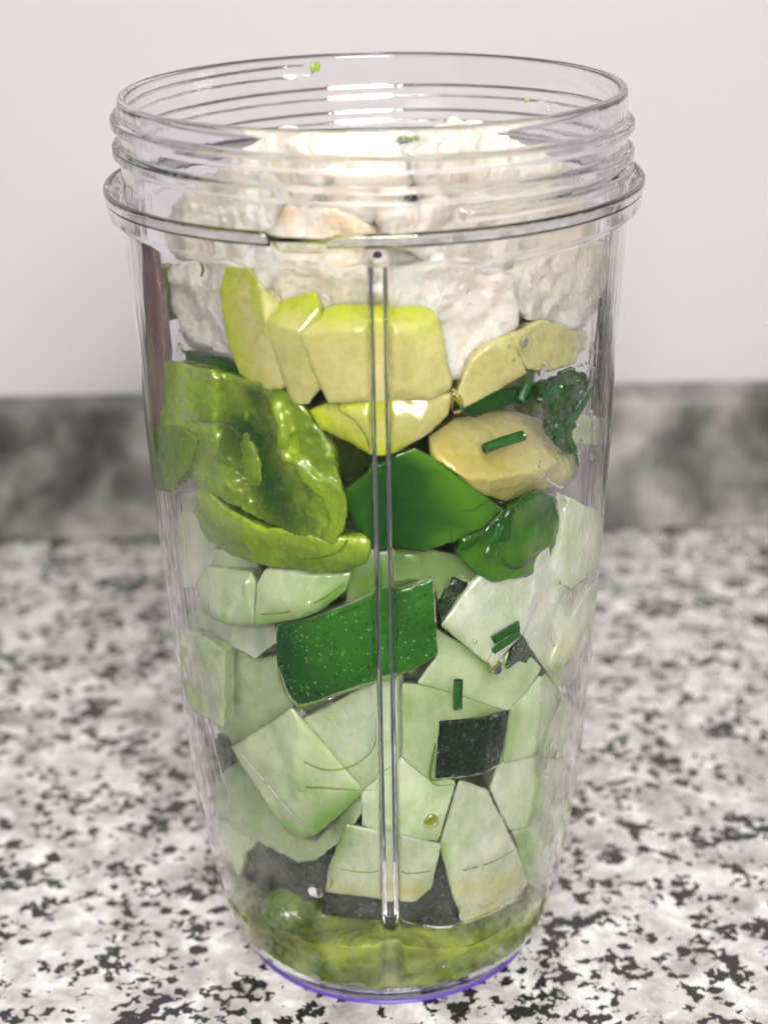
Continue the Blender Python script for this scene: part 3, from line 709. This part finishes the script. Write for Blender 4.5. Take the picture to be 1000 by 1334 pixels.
dark('grey green skin patch between the lower cucumber pieces right of centre',
     [('curve', [(585, 1020), (604, 1014), (590, 1060), (572, 1100), (560, 1080), (570, 1050)], 4.6, 3)], tb=[([(590, 1030), (570, 1090)], 4.6, 3, .8)])
dark('dark skin sliver standing at the left below the smooth slab',
     [('prism', [(286, 950), (306, 974), (310, 992), (290, 1010), (280, 985)], 3, 3)], ta=[([(295, 980)], 3, 4, .9)])

# mash in the base, follows the wall right round
def mash():
    vs = []; fs = []; A = 120
    rng = random.Random(3)
    zs = [.0023, .0060, .0080, .011, .014, .017, .020]
    rows = len(zs) + 4
    for i in range(A):
        a = 2 * math.pi * i / A
        top = .0165 + .0012 * math.sin(a * 3 + 1) + .0009 * math.sin(a * 7) + .0014 * math.cos(a + 2.2)
        for k, z in enumerate(zs):
            z = .0023 + (top - .0023) * (k / (len(zs) - 1))
            rr = float(np.interp(z, [.0023, .0032, .0045, .0075], [.0300, .0316, .0328, r_in(.0075) + .0006])) if z < .0075 else r_in(z) + .0006
            vs.append((rr * math.cos(a), rr * math.sin(a), z))
        for q in (.85, .6, .3, .02):
            rr = (r_in(top) - .0006) * q
            vs.append((rr * math.cos(a), rr * math.sin(a), top + .0006 + .002 * math.sin(a * 5 + q * 9) * q * (1 - q) * 4))
    for i in range(A):
        j = (i + 1) % A
        for k in range(rows - 1): fs.append((i * rows + k, j * rows + k, j * rows + k + 1, i * rows + k + 1))
    fs.append([i * rows for i in range(A)][::-1]); fs.append([i * rows + rows - 1 for i in range(A)])
    o = mesh_obj('avocado_mash', vs, fs, M['mash'])
    tag(o, 'lumpy green avocado mash filling the bottom of the cup above the purple ring', 'mash')
    r = o.modifiers.new('r', 'REMESH'); r.mode = 'VOXEL'; r.voxel_size = .0005; r.use_smooth_shade = True
    for sz, st in ((.0065, 2.4), (.0022, .9)):
        d = o.modifiers.new('d', 'DISPLACE'); d.texture = cloud(sz); d.strength = st / 1000; d.texture_coords = 'GLOBAL'
    PIECES.append((o, [([(430, 1205), (520, 1200), (600, 1215)], .5, 4.5, .7), ([(400, 1215), (440, 1240)], .5, 3, .6), ([(650, 1180), (690, 1170)], .5, 4, .4), ([(560, 1240), (610, 1225)], .3, 2.5, .6), ([(470, 1230), (500, 1215)], .3, 2, .5)],
                   [([(345, 1190), (400, 1215), (350, 1215)], .5, 5, .75), ([(470, 1262), (560, 1255)], .5, 4, .6), ([(400, 1200)], .5, 3, .5), ([(330, 1215), (350, 1240)], .3, 3, .6), ([(505, 1240), (560, 1238)], .3, 2, .6), ([(620, 1250), (660, 1225)], .3, 2.4, .6), ([(420, 1250), (450, 1270)], .3, 2.5, .5)], False))
mash()
avo('rounded green avocado lump half sunk at the lower left above the mash',
    [('ball', 380, 1180, 2.0, 6, .8), ('ball', 350, 1190, 2.2, 5, .9)], mat='avocado_green', ta=[([(372, 1150), (400, 1180)], 2, 3, .5)], tb=[([(350, 1195), (400, 1205)], 1.5, 4, .6)])

# core: chopped bits packed behind everything that shows
def core(name, label, mat, n, seed, zlo, zhi, rmax, size):
    rng = random.Random(seed); s = Soup()
    for i in range(n):
        z = zlo + (zhi - zlo) * rng.random()
        rm = min(rmax, r_in(z) - .014); rad = rm * math.sqrt(rng.random()); a = rng.random() * 2 * math.pi
        c = Vector((rad * math.cos(a), rad * math.sin(a) + .004, z)); h = size * (.8 + .5 * rng.random()) / 2
        bm = bmesh.new(); bmesh.ops.create_cube(bm, size=2 * h)
        bmesh.ops.bevel(bm, geom=bm.edges[:], offset=h * .22, segments=2, affect='EDGES')
        from mathutils import Euler
        Rm = Euler((rng.random() * 3, rng.random() * 3, rng.random() * 3)).to_matrix()
        for v in bm.verts: v.co = Rm @ v.co + c
        bm.verts.index_update()
        s.add([v.co[:] for v in bm.verts], [tuple(v.index for v in q.verts) for q in bm.faces]); bm.free()
    o = mesh_obj(name, s.v, s.f, M[mat])
    tag(o, label, name.split('_')[-1] if False else 'chopped filling', None, 'stuff')
    PIECES.append((o, (), (), True))
core('chopped_cucumber', 'chopped cucumber packed in the heart of the cup behind the pieces at the wall', 'cucumber', 120, 5, .02, .105, .024, .013)
core('chopped_avocado', 'chopped avocado packed in the heart of the cup behind the yellow block', 'avocado_green', 80, 6, .095, .140, .027, .013)
core('bread_crumb_mass', 'soft white bread crumb packed in the middle of the cup under the rim', 'bread', 60, 8, .143, .168, .028, .015)

# upright pink band at the left wall
piece('pink_stalk', 'slim dull pink stalk standing upright against the upper left wall', 'stalk', 'stalk',
      [('curve', [(192, 312), (206, 318), (216, 380), (222, 450), (222, 520), (216, 560), (206, 556), (202, 500), (198, 420)], 1.2, 3)], smooth=3,
      ta=[([(212, 470), (214, 550)], 1.2, 4, .95)])

# chives
def chive(label, path, rad, hollow=True, inset=None):
    P = spline([hit(p[0], p[1], p[2] - 1.5) for p in path], 5)
    n = len(P); V, Fc = tube_mesh(P, [rad / 1000] * n, 12, not hollow)
    if hollow:
        V2, F2 = tube_mesh(P, [rad / 1000 * .72] * n, 12, False); k = len(V)
        Fc = list(Fc) + [tuple(i + k for i in f[::-1]) for f in F2]; V = list(V) + list(V2)
        for j in range(12):
            Fc.append((j, (j + 1) % 12, k + (j + 1) % 12, k + j)); e = (n - 1) * 12
            Fc.append((e + j, k + e + j, k + e + (j + 1) % 12, e + (j + 1) % 12))
    o = mesh_obj('chive', V, Fc, M['chive'])
    tag(o, label, 'chive', 'cut chives in the cup'); PIECES.append((o, (), (), True)); return o
chive('short cut chive lying on the cream avocado half', [(628, 583, 2.6), (652, 574, 2.6), (677, 566, 2.6)], 1.05)
chive('short chive bit on the slanting cucumber slab', [(640, 832, 1.3), (656, 822, 1.2), (673, 812, 1.2)], 1.0)
chive('second chive bit just below on the slanting slab', [(640, 846, 1.2), (658, 834, 1.2), (674, 822, 1.2)], .8)
chive('chive bit standing upright above the dark skin square', [(595, 884, 2.4), (594, 902, 2.2), (594, 920, 2.2)], .95)
piece('herb_leaf', 'shiny crumpled dark green herb leaf at the right wall between the avocado pieces', 'herb leaf', 'pepper',
      [('curve', [(700, 520), (696, 500), (716, 488), (738, 478), (758, 488), (760, 508), (744, 530), (740, 556), (744, 590), (724, 584), (702, 562), (712, 545)], 1.8, 2.2, lambda x, y: 1.2 * math.sin(x / 5) * math.cos(y / 7))],
      voxel=.35, smooth=1, disp=((.004, 2.2), (.0015, 1.2)), ta=[([(735, 490), (712, 508)], 2, 1.2, .8), ([(720, 560), (738, 570)], 2, 1.5, .8)])
chive('long thin chive bending down from the leaf along the right wall', [(770, 492, .9), (760, 520, .8), (746, 544, .8), (736, 562, .8), (744, 590, .9), (748, 606, .9)], .5)
chive('chive curling beside the long thin one at the right wall', [(764, 506, .9), (750, 530, .8), (734, 552, .8), (716, 568, 1.2)], .6)
chive('small chive ring lying on the crumpled leaf', [(704, 514, .9), (722, 506, .9)], .9)
chive('chive bit crossing behind the dark pepper strip', [(684, 496, 2.2), (674, 520, 2.2)], .8)
chive('thin dark chive fleck caught on the left bread chunk', [(266, 340, 2.6), (269, 348, 2.4), (267, 358, 2.4)], .22, False)

# oil menisci and drops on the inner wall
def trail(label, path, rad=.26, mat='meniscus'):
    P = spline([hit(p[0], p[1], -.75) for p in path], 6); n = len(P)
    rr = [rad / 1000 * (.35 + .65 * math.sin(math.pi * min(1, max(0, (i + .5) / n)))) for i in range(n)]
    V, Fc = tube_mesh(P, rr, 8); o = mesh_obj('oil_trail', V, Fc, M[mat])
    tag(o, label, 'oil trail', 'oil trails on the cup wall'); PIECES.append((o, (), (), True))
trail('oil line curving under the white cucumber slab left of the rib', [(386, 1010), (384, 996), (390, 990), (404, 996), (425, 1003), (455, 999), (476, 986), (489, 968), (491, 940)])
trail('oil line along the foot of the white slab', [(386, 1014), (396, 1024), (430, 1027), (486, 1029)])
trail('oil line running down to the tip of the pointed cucumber wedge', [(307, 972), (340, 1010), (370, 1048), (400, 1078), (405, 1088), (395, 1090)], .32)
trail('oil line along the yellow underside of the half round', [(428, 1127), (450, 1133), (480, 1136), (498, 1134)])
trail('oil line right of the rib on the half round', [(514, 1134), (535, 1137), (562, 1134)])
trail('oil bead outline below the half round', [(426, 1160), (432, 1148), (428, 1128)])
trail('long oil line lying on top of the mash', [(485, 1200), (515, 1198), (550, 1205), (580, 1207), (598, 1200), (598, 1180)], .35)
trail('oil line crossing the face of the oily cube', [(597, 1180), (590, 1155), (591, 1142), (605, 1133), (640, 1122), (668, 1106)], .3)
trail('oil line under the oily cube at the bottom right', [(600, 1202), (640, 1185), (672, 1168), (690, 1155)], .3)
trail('small loop of oil on the oily cube', [(622, 1176), (628, 1181), (645, 1172), (652, 1158)], .2)
trail('oil line hanging below the dark pepper square', [(586, 690), (590, 710), (602, 716), (616, 710), (634, 684), (654, 664)], .32)
trail('oil line across the corner of the pepper square', [(600, 666), (616, 664), (636, 653), (656, 654)], .25)
trail('oil line on the rolled pepper strip', [(654, 722), (658, 734), (672, 740), (690, 728), (704, 704)], .3)
trail('oil line sweeping across the curved green avocado', [(443, 520), (442, 534), (462, 548), (476, 568), (482, 590)], .25)
trail('thin oil line on the bright green avocado rim', [(392, 728), (420, 726), (444, 716), (452, 700), (448, 690)], .25)
trail('oil line round the right end of the cream avocado', [(748, 575), (752, 600), (744, 620), (730, 634), (718, 628), (702, 610), (704, 600)], .35)
trail('oil stream running down the right wall past the slab', [(765, 640), (764, 670), (752, 700), (736, 730), (728, 756), (729, 775)], .45)
trail('thin oil stream beside the ridged skin edge at the right', [(722, 640), (735, 652), (734, 690), (732, 712)], .28)
trail('oil line down from the glassy chunk on the right', [(716, 820), (718, 838), (730, 852), (745, 848), (752, 830), (748, 810)], .3)
trail('oil stream below the glassy chunk on the right wall', [(724, 890), (728, 905), (718, 930), (708, 960), (700, 998)], .45)
trail('oil line round the dark skin square', [(570, 940), (566, 975), (560, 1010), (568, 1022), (590, 1022)], .25)
trail('oil loop at the right edge of the dark skin square', [(632, 940), (630, 965), (636, 985), (646, 993)], .22)
trail('oil line under the slanting slab with the chive bits', [(641, 848), (635, 862), (638, 875), (650, 872), (658, 850)], .28)
trail('long thin oil line at the bottom left below the dark skin', [(330, 1165), (360, 1180), (398, 1196), (430, 1190)], .25)
trail('thin oil line at the left wall below the stalk', [(190, 548), (200, 556), (211, 566), (213, 600), (222, 636), (232, 636)], .35)

def drop(label, x, y, rw, rh, mat='oil_clear', depth=.4):
    c = hit(x, y, .35); bm = bmesh.new(); bmesh.ops.create_uvsphere(bm, u_segments=20, v_segments=14, radius=1)
    n = np.array([c[0], c[1], 0]); n /= np.linalg.norm(n); t = np.array([-n[1], n[0], 0])
    for v in bm.verts:
        q = v.co; s_ = 1 - .25 * q.z
        v.co = Vector(c + t * q.x * rw * s_ / 1000 + n * q.y * depth / 1000 + np.array([0, 0, 1]) * q.z * rh / 1000)
    me = bpy.data.meshes.new('oil_drop'); bm.to_mesh(me); bm.free(); me.materials.append(M[mat])
    me.polygons.foreach_set('use_smooth', [True] * len(me.polygons))
    o = bpy.data.objects.new('oil_drop', me); COL.objects.link(o); tag(o, label, 'droplet', 'drops clinging inside the cup wall')
    PIECES.append((o, (), (), True))
trail('wavy oil stream down the right wall beside the bread and drops', [(782, 420), (786, 450), (778, 490), (774, 530), (780, 560), (770, 600), (764, 640)], .45)
trail('second oil stream nearer the right edge above the slanting slab', [(790, 470), (788, 520), (782, 575), (776, 620), (768, 668), (762, 700)], .4)
trail('oil rivulet at the right edge next to the glassy chunk', [(768, 700), (760, 740), (764, 780), (758, 830), (746, 870), (742, 920)], .45)
trail('oil rivulet low on the right wall over the big slab', [(738, 900), (728, 950), (732, 990), (716, 1050), (704, 1120)], .4)
trail('short oil rivulet crossing the big slab low on the right', [(716, 960), (708, 1000), (690, 1030), (684, 1080)], .25)
trail('oil streak down the left wall below the mashed avocado', [(212, 636), (218, 680), (224, 730), (236, 790), (244, 830)], .45)
trail('oil streak over the smooth slab at the lower left wall', [(248, 850), (262, 900), (276, 950), (292, 1010), (306, 1060)], .35)
trail('curved oil edge on the broad cucumber chunk at the left', [(340, 800), (380, 796), (420, 780), (448, 760)], .2)
trail('oil edge along the top of the bright green skin', [(372, 820), (420, 806), (470, 790)], .2)
trail('oil edge wandering over the mash at the bottom left', [(320, 1180), (350, 1200), (370, 1230), (410, 1240), (440, 1225)], .3)
trail('oil edge wandering over the mash at the bottom right', [(500, 1240), (550, 1250), (600, 1235), (650, 1210), (680, 1180)], .3)
trail('tiny curl of oil on the avocado mass at the left', [(236, 540), (262, 548), (292, 552), (312, 566), (318, 590)], .22)
drop('round drop on the seam between the two right avocado chunks', 679, 443, .9, 1.2)
drop('drop at the lower edge of the pale avocado chunk', 701, 480, 1.1, 1.2)
drop('upper of the long drops on the right wall beside the bread', 763, 453, .9, 1.7)
drop('long drop on the right wall next to the thick chive', 764, 488, 1.0, 2.0)
drop('lowest drop by the dark pepper strip', 594, 524, 1.1, 1.9, 'oil')
drop('tiny drop above the dark pepper strip', 589, 509, .6, .7)
drop('small drop in front of the chive cluster', 700, 514, .9, .9)
drop('small oval drop right of the chive cluster', 730, 507, .6, 1.1)
drop('tiny drop on the small avocado cube', 659, 449, .35, .4)
drop('tiny drop low on the small avocado cube', 665, 467, .3, .35)
drop('small drop under the left bread chunk', 241, 452, .8, 1.2)
drop('round green oil drop right of the small round ended chunk', 561, 1066, 1.6, 1.6, 'oil', .5)
drop('dark round bubble below the pointed wedge', 413, 1157, 1.7, 1.6, 'oil_clear', .8)
drop('little drop on the slanting cucumber slab', 616, 833, .45, .5)
drop('yellow oil bead at the tip of the slanting slab', 645, 868, 1.3, 1.6, 'oil')
drop('drop on the right wall low beside the slab', 762, 745, .8, 1.4, 'oil')

rngd = random.Random(11)
for k in range(30):
    if k < 20: x, y = 742 + rngd.random() * 46, 425 + rngd.random() * 200
    else: x, y = 700 + rngd.random() * 50, 880 + rngd.random() * 220
    q = .25 + .4 * rngd.random()
    drop('tiny clear droplet among the many scattered down the right wall of the cup', x, y, q, q * (1 + rngd.random()), depth=.3)
    bpy.context.scene.collection.objects[-1]['group'] = 'tiny droplets scattered down the right wall'
# green flecks stuck to the rim
def fleck(label, loc, pts, size):
    rng = random.Random(len(label)); s = Soup()
    for k in range(pts):
        bm = bmesh.new(); bmesh.ops.create_icosphere(bm, subdivisions=2, radius=size)
        off = Vector(((rng.random() - .5) * size * 3 * (pts - 1), 0, (rng.random() - .5) * size))
        for v in bm.verts:
            v.co = v.co * (1 + .4 * (rng.random() - .5)); v.co.y *= .5; v.co.z *= (2.2 if pts == 2 else 1)
            v.co += off + Vector(loc)
        bm.verts.index_update(); s.add([v.co[:] for v in bm.verts], [tuple(v.index for v in q.verts) for q in bm.faces]); bm.free()
    o = mesh_obj('avocado_fleck', s.v, s.f, M['avocado_green'])
    tag(o, label, 'fleck', 'green flecks stuck on the cup rim')
def rim_pt(px, py, back):
    d = ray(px, py); t = (.1915 - CAM[2]) / d[2]; p = CAM + t * d
    n = np.hypot(p[0], p[1]); return p * np.array([.0476 / n, .0476 / n, 1])
def inner_back(px, py):
    d = ray(px, py); s = np.linspace(.3, .47, 800); P = CAM + s[:, None] * d
    k = np.where(np.hypot(P[:, 0], P[:, 1]) < .0470)[0][-1]; return P[k]
fleck('tall green fleck sticking up from the back of the rim', inner_back(412, 88), 2, .0006)
fleck('row of small green crumbs on the front rim right of centre', hit(540, 180, 0), 6, .00035)
fleck('faint green fleck on the inside of the neck at the back right', inner_back(686, 131), 1, .0005)
finish()
